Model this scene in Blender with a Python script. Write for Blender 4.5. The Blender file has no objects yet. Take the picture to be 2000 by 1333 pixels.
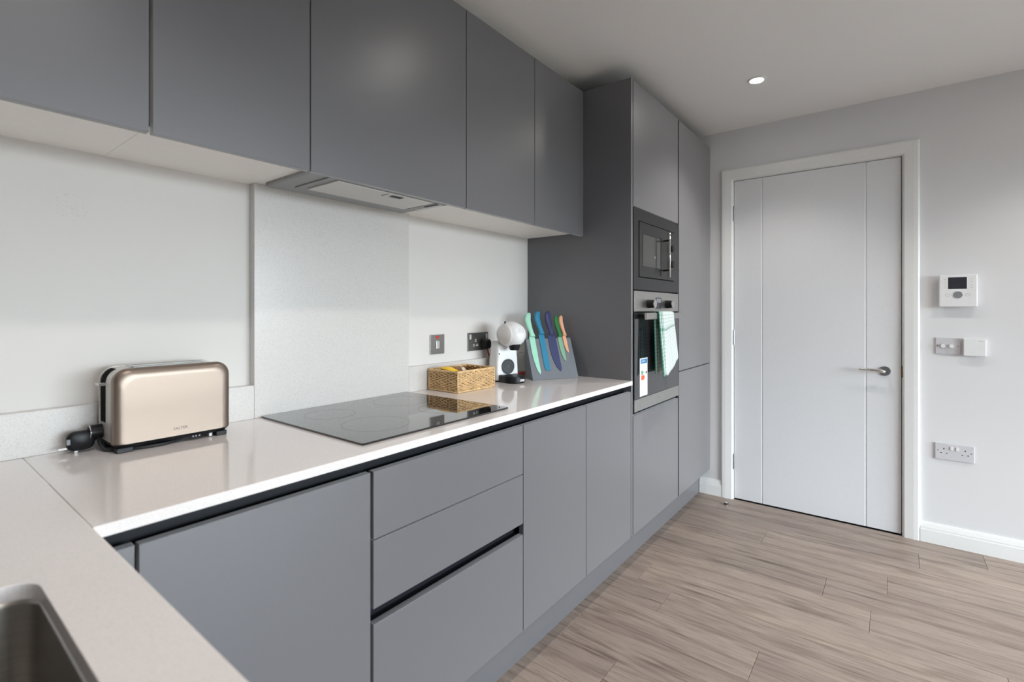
import bpy, bmesh, math, random
from mathutils import Vector, Matrix
random.seed(7)
S = bpy.context.scene
C = S.collection
PI = math.pi

# ------------------------------------------------------------------ camera
YAW = 0.6576
cam_d = bpy.data.cameras.new('camera'); cam = bpy.data.objects.new('camera', cam_d); C.objects.link(cam)
cam_d.sensor_width = 36.0; cam_d.lens = 963.68 / 2000 * 36.0
cam_d.shift_y = -(666.5 - 606.62) / 2000
cam_d.clip_start = 0.02; cam_d.clip_end = 200
cam.location = (0, 0, 1.22)
fwd = Vector((math.cos(YAW), math.sin(YAW), 0))
cam.rotation_euler = fwd.to_track_quat('-Z', 'Y').to_euler()
cam_d.dof.use_dof = True; cam_d.dof.focus_distance = 1.9; cam_d.dof.aperture_fstop = 3.2
S.camera = cam

# ------------------------------------------------------------------ sky and exposure
world = bpy.data.worlds.new('sky'); S.world = world; world.use_nodes = True
bgn = world.node_tree.nodes['Background']
bgn.inputs[0].default_value = (0.85, 0.92, 1.0, 1); bgn.inputs[1].default_value = 26.5
S.view_settings.view_transform = 'Standard'; S.view_settings.look = 'None'
S.view_settings.gamma = 1.0; S.view_settings.use_curve_mapping = False
S.view_settings.exposure = -0.12
S.cycles.use_denoising = True
S.cycles.max_bounces = 10; S.cycles.diffuse_bounces = 6; S.cycles.glossy_bounces = 5
S.cycles.transparent_max_bounces = 10
S.cycles.sample_clamp_indirect = 6.0
LAMP_W = 25.5          # each ceiling downlight
# room extents (metres)
XR = 3.4015; XL = -3.0; YB = 1.555; YF = -3.4; ZC = 2.388
WIN = (-0.1, 3.2, 0.02, 1.97)     # glazed doors in the wall opposite the kitchen run
pd = bpy.data.lights.new('window_portal', 'AREA'); pd.shape = 'RECTANGLE'
pd.size = WIN[1] - WIN[0]; pd.size_y = WIN[3] - WIN[2]; pd.cycles.is_portal = True
po = bpy.data.objects.new('window_portal', pd); C.objects.link(po)
po.location = ((WIN[0] + WIN[1]) / 2, YF - 0.13, (WIN[2] + WIN[3]) / 2)
po.rotation_euler = (PI / 2, 0, 0)

# ------------------------------------------------------------------ materials
MATS = {}
def nodes(name):
    m = bpy.data.materials.new(name); m.use_nodes = True
    nt = m.node_tree; b = nt.nodes['Principled BSDF']
    MATS[name] = m
    return m, nt, b
def setp(b, col=None, rough=None, metal=None, spec=None, coat=None, coat_r=None, trans=None, ior=None, aniso=None):
    if col is not None: b.inputs['Base Color'].default_value = (*col, 1)
    if rough is not None: b.inputs['Roughness'].default_value = rough
    if metal is not None: b.inputs['Metallic'].default_value = metal
    if spec is not None: b.inputs['Specular IOR Level'].default_value = spec
    if coat is not None: b.inputs['Coat Weight'].default_value = coat
    if coat_r is not None: b.inputs['Coat Roughness'].default_value = coat_r
    if trans is not None: b.inputs['Transmission Weight'].default_value = trans
    if ior is not None: b.inputs['IOR'].default_value = ior
def coords(nt, kind='Object', scale=(1, 1, 1)):
    tc = nt.nodes.new('ShaderNodeTexCoord'); mp = nt.nodes.new('ShaderNodeMapping')
    nt.links.new(tc.outputs[kind], mp.inputs[0]); mp.inputs['Scale'].default_value = scale
    return mp.outputs[0]
def noise(nt, vec, scale, detail=4, rough=0.5):
    n = nt.nodes.new('ShaderNodeTexNoise'); nt.links.new(vec, n.inputs['Vector'])
    n.inputs['Scale'].default_value = scale; n.inputs['Detail'].default_value = detail
    n.inputs['Roughness'].default_value = rough
    return n.outputs['Fac']
def ramp(nt, fac, stops):
    r = nt.nodes.new('ShaderNodeValToRGB'); nt.links.new(fac, r.inputs[0])
    e = r.color_ramp.elements
    while len(e) < len(stops): e.new(0.5)
    for i, (p, c) in enumerate(stops):
        e[i].position = p; e[i].color = (*c, 1) if len(c) == 3 else c
    return r.outputs[0]
def math_n(nt, op, a, b=None):
    n = nt.nodes.new('ShaderNodeMath'); n.operation = op
    for i, v in enumerate((a, b)):
        if v is None: continue
        if isinstance(v, (int, float)): n.inputs[i].default_value = v
        else: nt.links.new(v, n.inputs[i])
    return n.outputs[0]
def mixc(nt, fac, a, b, mode='MIX'):
    n = nt.nodes.new('ShaderNodeMix'); n.data_type = 'RGBA'; n.blend_type = mode
    for idx, v in ((0, fac), (6, a), (7, b)):
        if isinstance(v, (int, float)): n.inputs[idx].default_value = v
        elif isinstance(v, tuple): n.inputs[idx].default_value = (*v, 1)
        else: nt.links.new(v, n.inputs[idx])
    return n.outputs[2]
def bump(nt, b, fac, strength, dist):
    n = nt.nodes.new('ShaderNodeBump'); nt.links.new(fac, n.inputs['Height'])
    n.inputs['Strength'].default_value = strength; n.inputs['Distance'].default_value = dist
    nt.links.new(n.outputs[0], b.inputs['Normal'])

def plain(name, col, rough=0.5, metal=0.0, spec=0.5, coat=0.0, coat_r=0.03, grain=0.04, gscale=60, brush=None, bmp=0.0):
    """a surface with slight procedural variation of colour (and brushed streaks when brush is a scale)"""
    m, nt, b = nodes(name)
    setp(b, col, rough, metal, spec, coat, coat_r)
    v = coords(nt, 'Object', brush or (1, 1, 1))
    f = noise(nt, v, gscale, 3)
    lo = tuple(max(0, c * (1 - grain)) for c in col); hi = tuple(min(1, c * (1 + grain)) for c in col)
    nt.links.new(ramp(nt, f, [(0.3, lo), (0.7, hi)]), b.inputs['Base Color'])
    if bmp: bump(nt, b, f, 0.3, bmp)
    return m

def wall_mat(name, col, spot=None, radius=0.03, dots=True):
    m, nt, b = nodes(name); setp(b, col, 0.75, spec=0.25)
    tc = nt.nodes.new('ShaderNodeNewGeometry'); pos = tc.outputs['Position']
    f = noise(nt, pos, 2.2, 3)
    base = ramp(nt, f, [(0.3, tuple(c * 0.985 for c in col)), (0.7, col)])
    if spot:
        d = nt.nodes.new('ShaderNodeVectorMath'); d.operation = 'DISTANCE'
        nt.links.new(pos, d.inputs[0]); d.inputs[1].default_value = spot
        near = math_n(nt, 'LESS_THAN', d.outputs['Value'], radius)
        if dots:
            sp = math_n(nt, 'GREATER_THAN', noise(nt, pos, 260, 2), 0.62)
            near = math_n(nt, 'MULTIPLY', near, sp)
        near = math_n(nt, 'MULTIPLY', near, 0.28)
        base = mixc(nt, near, base, tuple(c * 0.55 for c in col))
    nt.links.new(base, b.inputs['Base Color'])
    bump(nt, b, noise(nt, pos, 420, 2), 0.08, 0.0004)
    return m
wall_mat('paint_kitchen', (0.70, 0.675, 0.655), (0.290, YB, 1.467), 0.033)
wall_mat('paint_door_wall', (0.71, 0.705, 0.72), (XR, -0.2336, 0.129), 0.0035, False)
wall_mat('paint_room', (0.50, 0.495, 0.49))
wall_mat('paint_ceiling', (0.85, 0.835, 0.82))
plain('gloss_white', (0.80, 0.80, 0.80), 0.38, grain=0.01)
plain('door_white', (0.72, 0.725, 0.75), 0.42, grain=0.01)
mc = plain('cabinet_grey', (0.096, 0.0958, 0.108), 0.36, spec=1.0, grain=0.03, gscale=900)
bc = mc.node_tree.nodes['Principled BSDF']; bc.inputs['Sheen Weight'].default_value = 0.6; bc.inputs['Sheen Roughness'].default_value = 0.45   # fine matt lacquer
plain('carcass_white', (0.90, 0.87, 0.83), 0.5, grain=0.01)
plain('channel_black', (0.009, 0.010, 0.014), 0.45, spec=0.25)
plain('black_plastic', (0.008, 0.008, 0.010), 0.42, spec=0.3)
plain('black_matte', (0.016, 0.016, 0.018), 0.55)
plain('white_plastic', (0.78, 0.78, 0.79), 0.35, grain=0.01)
plain('white_switch', (0.60, 0.59, 0.62), 0.4, grain=0.01)
plain('dark_screen', (0.035, 0.036, 0.045), 0.25)
plain('button_grey', (0.22, 0.23, 0.25), 0.4)
plain('print_grey', (0.55, 0.55, 0.57), 0.5)
plain('steel', (0.52, 0.51, 0.49), 0.34, 1.0, brush=(1, 60, 60), gscale=14, grain=0.10)
plain('steel_dark', (0.30, 0.29, 0.275), 0.36, 1.0, brush=(60, 1, 60), gscale=14, grain=0.12)
plain('sink_steel', (0.42, 0.40, 0.375), 0.33, 1.0, brush=(1, 1, 40), gscale=14, grain=0.1)
plain('hood_grey', (0.30, 0.30, 0.30), 0.42, 0.6, brush=(1, 40, 1), gscale=10)
plain('hood_filter', (0.62, 0.60, 0.57), 0.42, 0.7, brush=(60, 1, 1), gscale=14)
plain('chrome', (0.75, 0.74, 0.73), 0.10, 1.0)
plain('brass', (0.55, 0.34, 0.14), 0.3, 1.0)
plain('hinge_steel', (0.34, 0.34, 0.35), 0.35, 1.0)
plain('champagne', (0.285, 0.228, 0.190), 0.40, 0.92, grain=0.02, gscale=8)
plain('toaster_cream', (0.60, 0.58, 0.55), 0.35, 0.35, grain=0.02)
plain('slot_dark', (0.006, 0.006, 0.006), 0.8, spec=0.05)
plain('glass_black', (0.012, 0.012, 0.013), 0.03, spec=0.6, coat=0.6)
plain('glass_oven', (0.016, 0.017, 0.019), 0.05, spec=0.75, coat=0.5)
plain('microwave_black', (0.016, 0.016, 0.017), 0.36)
plain('microwave_pane', (0.05, 0.05, 0.048), 0.10, spec=0.6)
plain('ring_print', (0.035, 0.035, 0.037), 0.12)
plain('paper_white', (0.82, 0.83, 0.87), 0.45, grain=0.01)
plain('label_blue', (0.03, 0.22, 0.50), 0.45)
plain('label_green', (0.03, 0.28, 0.10), 0.45)
plain('label_orange', (0.80, 0.13, 0.05), 0.45)
plain('knife_mint', (0.36, 0.70, 0.55), 0.38, grain=0.02)
plain('knife_teal', (0.022, 0.21, 0.36), 0.38, grain=0.02)
plain('knife_navy', (0.035, 0.045, 0.13), 0.42, grain=0.02)
plain('knife_green', (0.02, 0.17, 0.055), 0.38, grain=0.02)
plain('knife_pale_green', (0.22, 0.42, 0.28), 0.30, grain=0.02)
plain('knife_peach', (0.80, 0.40, 0.24), 0.42, grain=0.02)
plain('block_grey', (0.155, 0.165, 0.185), 0.55, grain=0.05, gscale=220)
plain('machine_white', (0.82, 0.82, 0.83), 0.25, grain=0.01)
plain('machine_grey', (0.70, 0.68, 0.67), 0.32, grain=0.01)
plain('tank_grey', (0.50, 0.49, 0.48), 0.2, grain=0.02)
plain('machine_disc', (0.020, 0.022, 0.028), 0.40)
plain('wicker', (0.68, 0.46, 0.235), 0.55, grain=0.22, gscale=45)
plain('wicker_dark', (0.24, 0.12, 0.04), 0.7, grain=0.2)
plain('packet_yellow', (0.90, 0.58, 0.01), 0.35)
plain('packet_brown', (0.33, 0.15, 0.06), 0.35, grain=0.2)
plain('packet_white', (0.75, 0.68, 0.58), 0.45)
plain('red_mark', (0.55, 0.02, 0.02), 0.4)
plain('cord_red', (0.24, 0.03, 0.03), 0.5)
plain('rubber', (0.018, 0.018, 0.02), 0.6)
plain('outside_ground', (0.06, 0.062, 0.055), 0.9, grain=0.15, gscale=3)

# quartz
def quartz(name, a, b_, rough):
    m, nt, b = nodes(name); setp(b, a, rough, spec=0.5)
    pos = nt.nodes.new('ShaderNodeNewGeometry').outputs['Position']
    f = noise(nt, pos, 620, 2, 0.6); g = noise(nt, pos, 300, 2)
    c1 = ramp(nt, f, [(0.36, b_), (0.46, a), (0.62, a), (0.72, tuple(min(1, x * 1.08) for x in a))])
    c2 = ramp(nt, g, [(0.30, (0.95, 0.95, 0.95)), (0.42, (1, 1, 1))])
    nt.links.new(mixc(nt, 1.0, c1, c2, 'MULTIPLY'), b.inputs['Base Color'])
    return m
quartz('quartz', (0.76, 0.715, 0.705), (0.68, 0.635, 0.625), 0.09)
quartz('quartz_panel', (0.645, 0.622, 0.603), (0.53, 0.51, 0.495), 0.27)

# floor planks: the grain runs along the plank (Y)
m, nt, b = nodes('oak_plank'); setp(b, rough=0.42, spec=0.4)
oi = nt.nodes.new('ShaderNodeObjectInfo')
tc = nt.nodes.new('ShaderNodeTexCoord')
off = nt.nodes.new('ShaderNodeVectorMath'); off.operation = 'MULTIPLY_ADD'
nt.links.new(oi.outputs['Random'], off.inputs[0]); off.inputs[1].default_value = (37, 91, 13)
nt.links.new(tc.outputs['Object'], off.inputs[2])
mp = nt.nodes.new('ShaderNodeMapping'); nt.links.new(off.outputs[0], mp.inputs[0]); mp.inputs['Scale'].default_value = (1, 0.07, 1)
mp2 = nt.nodes.new('ShaderNodeMapping'); nt.links.new(off.outputs[0], mp2.inputs[0]); mp2.inputs['Scale'].default_value = (1, 0.16, 1)
w = nt.nodes.new('ShaderNodeTexWave'); w.wave_type = 'BANDS'; w.bands_direction = 'X'
nt.links.new(mp2.outputs[0], w.inputs['Vector'])
w.inputs['Scale'].default_value = 3.2; w.inputs['Distortion'].default_value = 13; w.inputs['Detail'].default_value = 4
w.inputs['Detail Scale'].default_value = 1.1; w.inputs['Detail Roughness'].default_value = 0.6
fine = noise(nt, mp.outputs[0], 120, 5, 0.65)
broad = noise(nt, mp2.outputs[0], 7, 3)
streak = noise(nt, mp.outputs[0], 34, 4, 0.6)
base = ramp(nt, fine, [(0.30, (0.255, 0.202, 0.170)), (0.55, (0.355, 0.288, 0.246)), (0.75, (0.405, 0.332, 0.286))])
base = mixc(nt, 1.0, base, ramp(nt, w.outputs['Fac'], [(0.0, (0.80, 0.775, 0.765)), (0.22, (1, 1, 1))]), 'MULTIPLY')
base = mixc(nt, 1.0, base, ramp(nt, streak, [(0.28, (0.48, 0.45, 0.44)), (0.45, (1, 1, 1))]), 'MULTIPLY')
base = mixc(nt, 1.0, base, ramp(nt, broad, [(0.3, (0.88, 0.87, 0.88)), (0.7, (1.08, 1.07, 1.05))]), 'MULTIPLY')
base = mixc(nt, 1.0, base, ramp(nt, oi.outputs['Random'], [(0.0, (0.86, 0.85, 0.86)), (1.0, (1.08, 1.07, 1.05))]), 'MULTIPLY')
nt.links.new(base, b.inputs['Base Color'])
bump(nt, b, fine, 0.12, 0.0006)

# tea towel: white with a green check, drawn in the cloth's own UV space
m, nt, b = nodes('towel_check'); setp(b, (0.8, 0.85, 0.83), 0.9, spec=0.1)
uv = nt.nodes.new('ShaderNodeUVMap'); uv.uv_map = 'cloth'
sx = nt.nodes.new('ShaderNodeSeparateXYZ'); nt.links.new(uv.outputs[0], sx.inputs[0])
def lines(o, freq, wid):
    return math_n(nt, 'LESS_THAN', math_n(nt, 'FRACT', math_n(nt, 'MULTIPLY', o, freq)), wid)
lx = lines(sx.outputs[0], 55, 0.28); ly = lines(sx.outputs[1], 55, 0.28)
grid = math_n(nt, 'MULTIPLY', math_n(nt, 'ADD', lx, ly), 0.17)
bandx = math_n(nt, 'LESS_THAN', sx.outputs[0], 0.052)
bandx = math_n(nt, 'MULTIPLY', bandx, lines(sx.outputs[0], 44, 0.55))
bandy = math_n(nt, 'MULTIPLY', math_n(nt, 'GREATER_THAN', sx.outputs[1], 0.215), math_n(nt, 'LESS_THAN', sx.outputs[1], 0.232))
g2 = math_n(nt, 'MINIMUM', math_n(nt, 'ADD', grid, math_n(nt, 'ADD', math_n(nt, 'MULTIPLY', bandx, 0.75), math_n(nt, 'MULTIPLY', bandy, 0.35))), 1.0)
nt.links.new(mixc(nt, g2, (0.70, 0.745, 0.735), (0.02, 0.17, 0.105)), b.inputs['Base Color'])

# window glass: clear pane that lets the daylight straight through
m, nt, b = nodes('window_glass')
nt.nodes.remove(b); out = nt.nodes['Material Output']
tr = nt.nodes.new('ShaderNodeBsdfTransparent'); tr.inputs[0].default_value = (0.96, 0.98, 0.97, 1)
gl = nt.nodes.new('ShaderNodeBsdfGlossy'); gl.inputs['Roughness'].default_value = 0.02
fr = nt.nodes.new('ShaderNodeFresnel'); fr.inputs[0].default_value = 1.45
mx = nt.nodes.new('ShaderNodeMixShader')
nt.links.new(fr.outputs[0], mx.inputs[0]); nt.links.new(tr.outputs[0], mx.inputs[1]); nt.links.new(gl.outputs[0], mx.inputs[2])
nt.links.new(mx.outputs[0], out.inputs[0])
# clear jar
m, nt, b = nodes('clear_jar'); setp(b, (0.80, 0.79, 0.77), 0.06)
out = nt.nodes['Material Output']; tr = nt.nodes.new('ShaderNodeBsdfTransparent'); tr.inputs[0].default_value = (0.93, 0.93, 0.92, 1)
mx = nt.nodes.new('ShaderNodeMixShader'); mx.inputs[0].default_value = 0.22
nt.links.new(tr.outputs[0], mx.inputs[1]); nt.links.new(b.outputs[0], mx.inputs[2]); nt.links.new(mx.outputs[0], out.inputs[0])
# lit lens of a downlight
m, nt, b = nodes('lamp_lens'); setp(b, (0.9, 0.9, 0.88), 0.4)
b.inputs['Emission Color'].default_value = (1, 0.955, 0.89, 1); b.inputs['Emission Strength'].default_value = 120

# ------------------------------------------------------------------ mesh helpers
ORG = {}
def thing(name, label, cat, loc=(0, 0, 0), rotz=0.0, group=None, local=False, kind=None):
    o = bpy.data.objects.new(name, None); C.objects.link(o); o.empty_display_size = 0.05
    o.location = loc; o.rotation_euler = (0, 0, rotz)
    if label: o['label'] = label
    if cat: o['category'] = cat
    if group: o['group'] = group
    if kind: o['kind'] = kind
    ORG[o] = Vector((0, 0, 0)) if (local or rotz) else Vector(loc)
    return o
def link(name, me, mat, parent=None, label=None, smooth=False, cat=None, group=None, kind=None):
    o = bpy.data.objects.new(name, me); C.objects.link(o)
    if mat: me.materials.append(MATS[mat])
    if smooth:
        for p in me.polygons: p.use_smooth = True
    if parent is not None:
        o.parent = parent; org = ORG[parent]; ORG[o] = org
        me.transform(Matrix.Translation(-org))
    else:
        xs = [v.co for v in me.vertices]
        c = Vector(((min(v.x for v in xs) + max(v.x for v in xs)) / 2, (min(v.y for v in xs) + max(v.y for v in xs)) / 2, min(v.z for v in xs)))
        me.transform(Matrix.Translation(-c)); o.location = c; ORG[o] = c
    if label: o['label'] = label
    if cat: o['category'] = cat
    if group: o['group'] = group
    if kind: o['kind'] = kind
    return o
def fin(name, bm, mat, parent=None, **k):
    bmesh.ops.recalc_face_normals(bm, faces=bm.faces[:])
    me = bpy.data.meshes.new(name); bm.to_mesh(me); bm.free()
    return link(name, me, mat, parent, **k)
def box(bm, x0, x1, y0, y1, z0, z1, bev=0.0, seg=2):
    r = bmesh.ops.create_cube(bm, size=1.0)
    vs = r['verts']
    for v in vs:
        v.co = Vector(((x0 + x1) / 2 + v.co.x * (x1 - x0), (y0 + y1) / 2 + v.co.y * (y1 - y0), (z0 + z1) / 2 + v.co.z * (z1 - z0)))
    if bev:
        es = list({e for v in vs for e in v.link_edges})
        bmesh.ops.bevel(bm, geom=es, offset=bev, segments=seg, affect='EDGES', profile=0.5)
def bx(name, d, mat, parent=None, bev=0.0, seg=2, **k):
    bm = bmesh.new(); box(bm, *d, bev=bev, seg=seg); return fin(name, bm, mat, parent, **k)
def rot_to(axis):
    return Vector((0, 0, 1)).rotation_difference(Vector(axis).normalized()).to_matrix().to_4x4()
def cyl(bm, p, axis, r, h, seg=24, r2=None, bev=0.0):
    mtx = Matrix.Translation(Vector(p)) @ rot_to(axis) @ Matrix.Translation((0, 0, h / 2))
    r_ = bmesh.ops.create_cone(bm, cap_ends=True, segments=seg, radius1=r, radius2=r if r2 is None else r2, depth=h, matrix=mtx)
    if bev:
        es = [e for e in {e for v in r_['verts'] for e in v.link_edges} if any(len(f.verts) > 4 for f in e.link_faces)]
        bmesh.ops.bevel(bm, geom=es, offset=bev, segments=2, affect='EDGES')
def cy(name, p, axis, r, h, mat, parent=None, seg=24, r2=None, bev=0.0, **k):
    bm = bmesh.new(); cyl(bm, p, axis, r, h, seg, r2, bev); return fin(name, bm, mat, parent, smooth=False, **k)
def tube(bm, pts, r, n=8, closed=False, cap=True):
    pts = [Vector(p) for p in pts]; rings = []; N = len(pts); up = None
    for i, p in enumerate(pts):
        a = pts[(i - 1) % N] if (closed or i > 0) else p
        c = pts[(i + 1) % N] if (closed or i < N - 1) else p
        t = (c - a).normalized()
        if up is None:
            up = Vector((0, 0, 1)) if abs(t.z) < 0.9 else Vector((1, 0, 0))
        u = (up - t * up.dot(t)).normalized(); w_ = t.cross(u); up = u
        rr = r[i] if isinstance(r, (list, tuple)) else r
        rings.append([bm.verts.new(p + (u * math.cos(2 * PI * k / n) + w_ * math.sin(2 * PI * k / n)) * rr) for k in range(n)])
    for i in range(N if closed else N - 1):
        A, B = rings[i], rings[(i + 1) % N]
        for k in range(n):
            bm.faces.new((A[k], A[(k + 1) % n], B[(k + 1) % n], B[k]))
    if cap and not closed:
        bm.faces.new(rings[0][::-1]); bm.faces.new(rings[-1])
def smooth_path(ctrl, n=10):
    P = [Vector(p) for p in ctrl]; P = [P[0] * 2 - P[1]] + P + [P[-1] * 2 - P[-2]]; out = []
    for i in range(1, len(P) - 2):
        a, b_, c, d = P[i - 1:i + 3]
        for k in range(n):
            t = k / n
            out.append(0.5 * ((2 * b_) + (c - a) * t + (2 * a - 5 * b_ + 4 * c - d) * t * t + (3 * b_ - a - 3 * c + d) * t ** 3))
    out.append(P[-2]); return out
def prism(bm, poly, f0, f1):
    """poly: 2-D points; f0/f1 map a 2-D point to the two end positions"""
    A = [bm.verts.new(f0(p)) for p in poly]; B = [bm.verts.new(f1(p)) for p in poly]; n = len(poly)
    for i in range(n): bm.faces.new((A[i], A[(i + 1) % n], B[(i + 1) % n], B[i]))
    bm.faces.new(A[::-1]); bm.faces.new(B)
def loft(bm, loops, cap0=True, cap1=True):
    R = [[bm.verts.new(p) for p in l] for l in loops]; n = len(R[0])
    for A, B in zip(R, R[1:]):
        for i in range(n): bm.faces.new((A[i], A[(i + 1) % n], B[(i + 1) % n], B[i]))
    if cap0: bm.faces.new(R[0][::-1])
    if cap1: bm.faces.new(R[-1])
def rrect(x0, x1, y0, y1, r, n=6):
    """rounded rectangle; r is one radius or four (x0y0, x1y0, x1y1, x0y1)"""
    r = (r,) * 4 if not isinstance(r, (tuple, list)) else r
    out = []
    for (cx, cy_, a0, rr) in ((x0 + r[0], y0 + r[0], PI, r[0]), (x1 - r[1], y0 + r[1], 1.5 * PI, r[1]), (x1 - r[2], y1 - r[2], 0, r[2]), (x0 + r[3], y1 - r[3], 0.5 * PI, r[3])):
        for k in range(n + 1):
            a = a0 + k / n * PI / 2
            out.append((cx + rr * math.cos(a), cy_ + rr * math.sin(a)))
    return out
def text_mesh(txt, size, depth, mtx, name, mat, parent, label=None, space=1.0):
    cu = bpy.data.curves.new(name, 'FONT'); cu.body = txt; cu.size = size; cu.extrude = depth
    cu.align_x = 'CENTER'; cu.align_y = 'CENTER'; cu.space_character = space; cu.resolution_u = 3
    t = bpy.data.objects.new(name, cu); C.objects.link(t)
    me = bpy.data.meshes.new_from_object(t.evaluated_get(bpy.context.evaluated_depsgraph_get()))
    bpy.data.objects.remove(t); bpy.data.curves.remove(cu)
    me.name = name; me.transform(mtx)
    me.materials.clear()
    return link(name, me, mat, parent, label=label)
FRONT = Matrix.Rotation(PI / 2, 4, 'X')                  # text that faces -Y and reads along +X

# ------------------------------------------------------------------ room shell
fl = bx('floor', (XL, XR + 0.16, YF, YB, -0.14, -0.0045), 'rubber', kind='structure')
PW, PLN = 0.18, 1.22
def plank_mesh(x0, x1, y0, y1):
    bm = bmesh.new(); g = 0.0004
    box(bm, x0 + g, x1 - g, y0 + g, y1 - g, -0.0045, 0.0)
    es = [e for e in bm.edges if all(v.co.z > -0.001 for v in e.verts)]
    bmesh.ops.bevel(bm, geom=es, offset=0.0012, segments=1, affect='EDGES')
    me = bpy.data.meshes.new('plank'); bm.to_mesh(me); bm.free(); me.materials.append(MATS['oak_plank']); return me
full_plank = plank_mesh(-PW / 2, PW / 2, -PLN / 2, PLN / 2)
known = {1: 0.24, 0: 0.072, -2: 0.76, 3: 0.55, 4: -0.1, -1: -0.30, 2: 0.02}
def add_plank(me, x, y):
    o = bpy.data.objects.new('plank', me); C.objects.link(o); o.parent = fl
    o.location = Vector((x, y, 0)) - ORG[fl]
k = -30
while 2.30 + k * PW < XR:
    x0, x1 = max(XL, 2.30 + k * PW), min(XR, 2.30 + (k + 1) * PW)
    if x1 - x0 > 0.02:
        e0 = known.get(k, random.uniform(-0.6, 0.6))
        y = e0 - math.ceil((e0 - YF) / PLN) * PLN
        while y < YB:
            y0, y1 = max(YF, y), min(YB, y + PLN)
            if y1 - y0 > 0.02:
                if x1 - x0 > PW - 1e-4 and y1 - y0 > PLN - 1e-4: add_plank(full_plank, (x0 + x1) / 2, (y0 + y1) / 2)
                else:
                    add_plank(plank_mesh(-(x1 - x0) / 2, (x1 - x0) / 2, -(y1 - y0) / 2, (y1 - y0) / 2), (x0 + x1) / 2, (y0 + y1) / 2)
            y += PLN
    k += 1
bx('ceiling', (XL - 0.12, XR + 0.12, YF - 0.25, YB + 0.12, ZC, ZC + 0.12), 'paint_ceiling', kind='structure')
bx('wall_back', (XL - 0.12, XR + 0.12, YB, YB + 0.12, -0.14, ZC), 'paint_kitchen', kind='structure')
bx('wall_left', (XL - 0.12, XL, YF, YB, -0.14, ZC), 'paint_room', kind='structure')
DY0, DY1, DZ1 = -0.048, 0.826, 2.068          # opening for the door
bm = bmesh.new()
box(bm, XR, XR + 0.12, YF, DY0, -0.14, ZC); box(bm, XR, XR + 0.12, DY1, YB, -0.14, ZC); box(bm, XR, XR + 0.12, DY0, DY1, DZ1, ZC)
box(bm, XR + 0.12, XR + 0.16, YF, YB, -0.14, ZC)  # added unseen panel behind the doorway, stops daylight leaking under the door
fin('wall_right', bm, 'paint_door_wall', kind='structure')
bm = bmesh.new()
box(bm, XL - 0.12, WIN[0], YF - 0.25, YF, -0.14, ZC); box(bm, WIN[1], XR + 0.12, YF - 0.25, YF, -0.14, ZC)
box(bm, WIN[0], WIN[1], YF - 0.25, YF, WIN[3], ZC); box(bm, WIN[0], WIN[1], YF - 0.25, YF, -0.14, WIN[2])
fin('wall_front', bm, 'paint_room', kind='structure')
# glazed doors of that wall
wn = thing('window_1', None, None, ((WIN[0] + WIN[1]) / 2, YF - 0.1, WIN[2]), kind='structure')
bm = bmesh.new()
for x in (WIN[0], WIN[0] + 1.1, WIN[0] + 2.2, WIN[1]):
    xa = min(max(x - 0.035, WIN[0]), WIN[1] - 0.06); box(bm, xa, xa + 0.06, YF - 0.13, YF - 0.07, WIN[2], WIN[3])
for z in (WIN[2], WIN[3] - 0.07): box(bm, WIN[0], WIN[1], YF - 0.13, YF - 0.07, z, z + 0.07)
fin('window_frame', bm, 'gloss_white', wn)
for i in range(3):
    bx('pane', (WIN[0] + 0.03 + 1.1 * i, WIN[0] + 1.07 + 1.1 * i, YF - 0.104, YF - 0.100, WIN[2] + 0.06, WIN[3] - 0.06), 'window_glass', wn)
bx('ground', (-40, 40, -80, YF - 0.27, -0.40, -0.20), 'outside_ground', kind='structure')

# skirting boards
def skirt(name, a, b_, n):
    a, b_, n = Vector((*a, 0)), Vector((*b_, 0)), Vector((*n, 0))
    prof = [(0, 0), (0.0165, 0), (0.0165, 0.066), (0.0145, 0.071), (0.0145, 0.078), (0.010, 0.094), (0.006, 0.1045), (0, 0.1045)]
    bm = bmesh.new(); up = Vector((0, 0, 1))
    prism(bm, prof, lambda p: a + n * p[0] + up * p[1], lambda p: b_ + n * p[0] + up * p[1])
    return fin(name, bm, 'gloss_white', kind='structure')
skirt('baseboard_right', (XR, -0.1137), (XR, YF), (-1, 0))
skirt('baseboard_corner', (XR, 1.028), (XR, 0.8885), (-1, 0))
skirt('baseboard_front', (WIN[1], YF), (XR, YF), (0, 1))
skirt('baseboard_left', (XL, YF), (XL, YB), (1, 0))

# architrave round the door: two posts and a head, mitred
tr1 = thing('trim_1', None, None, (XR, 0.39, 0), kind='structure')
AP = [(0, 0), (0, 0.010), (0.006, 0.015), (0.044, 0.0185), (0.062, 0.0185), (0.070, 0.014), (0.070, 0)]   # across, proud
iy0, iy1, iz = -0.0427, 0.8195, 2.0605
def arch(name, kindp):
    bm = bmesh.new()
    if kindp == 'l': prism(bm, AP, lambda p: (XR - p[1], iy1 + p[0], 0), lambda p: (XR - p[1], iy1 + p[0], iz + p[0]))
    if kindp == 'r': prism(bm, AP, lambda p: (XR - p[1], iy0 - p[0], 0), lambda p: (XR - p[1], iy0 - p[0], iz + p[0]))
    if kindp == 't': prism(bm, AP, lambda p: (XR - p[1], iy0 - p[0], iz + p[0]), lambda p: (XR - p[1], iy1 + p[0], iz + p[0]))
    fin(name, bm, 'gloss_white', tr1)
arch('post', 'l'); arch('post', 'r'); arch('head', 't')
bm = bmesh.new()
box(bm, XR - 0.0005, XR + 0.1, DY0, -0.0385, 0, DZ1); box(bm, XR - 0.0005, XR + 0.1, 0.8155, DY1, 0, DZ1); box(bm, XR - 0.0005, XR + 0.1, -0.0385, 0.8155, 2.0565, DZ1)
fin('lining', bm, 'gloss_white', tr1)
bm = bmesh.new()
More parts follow.
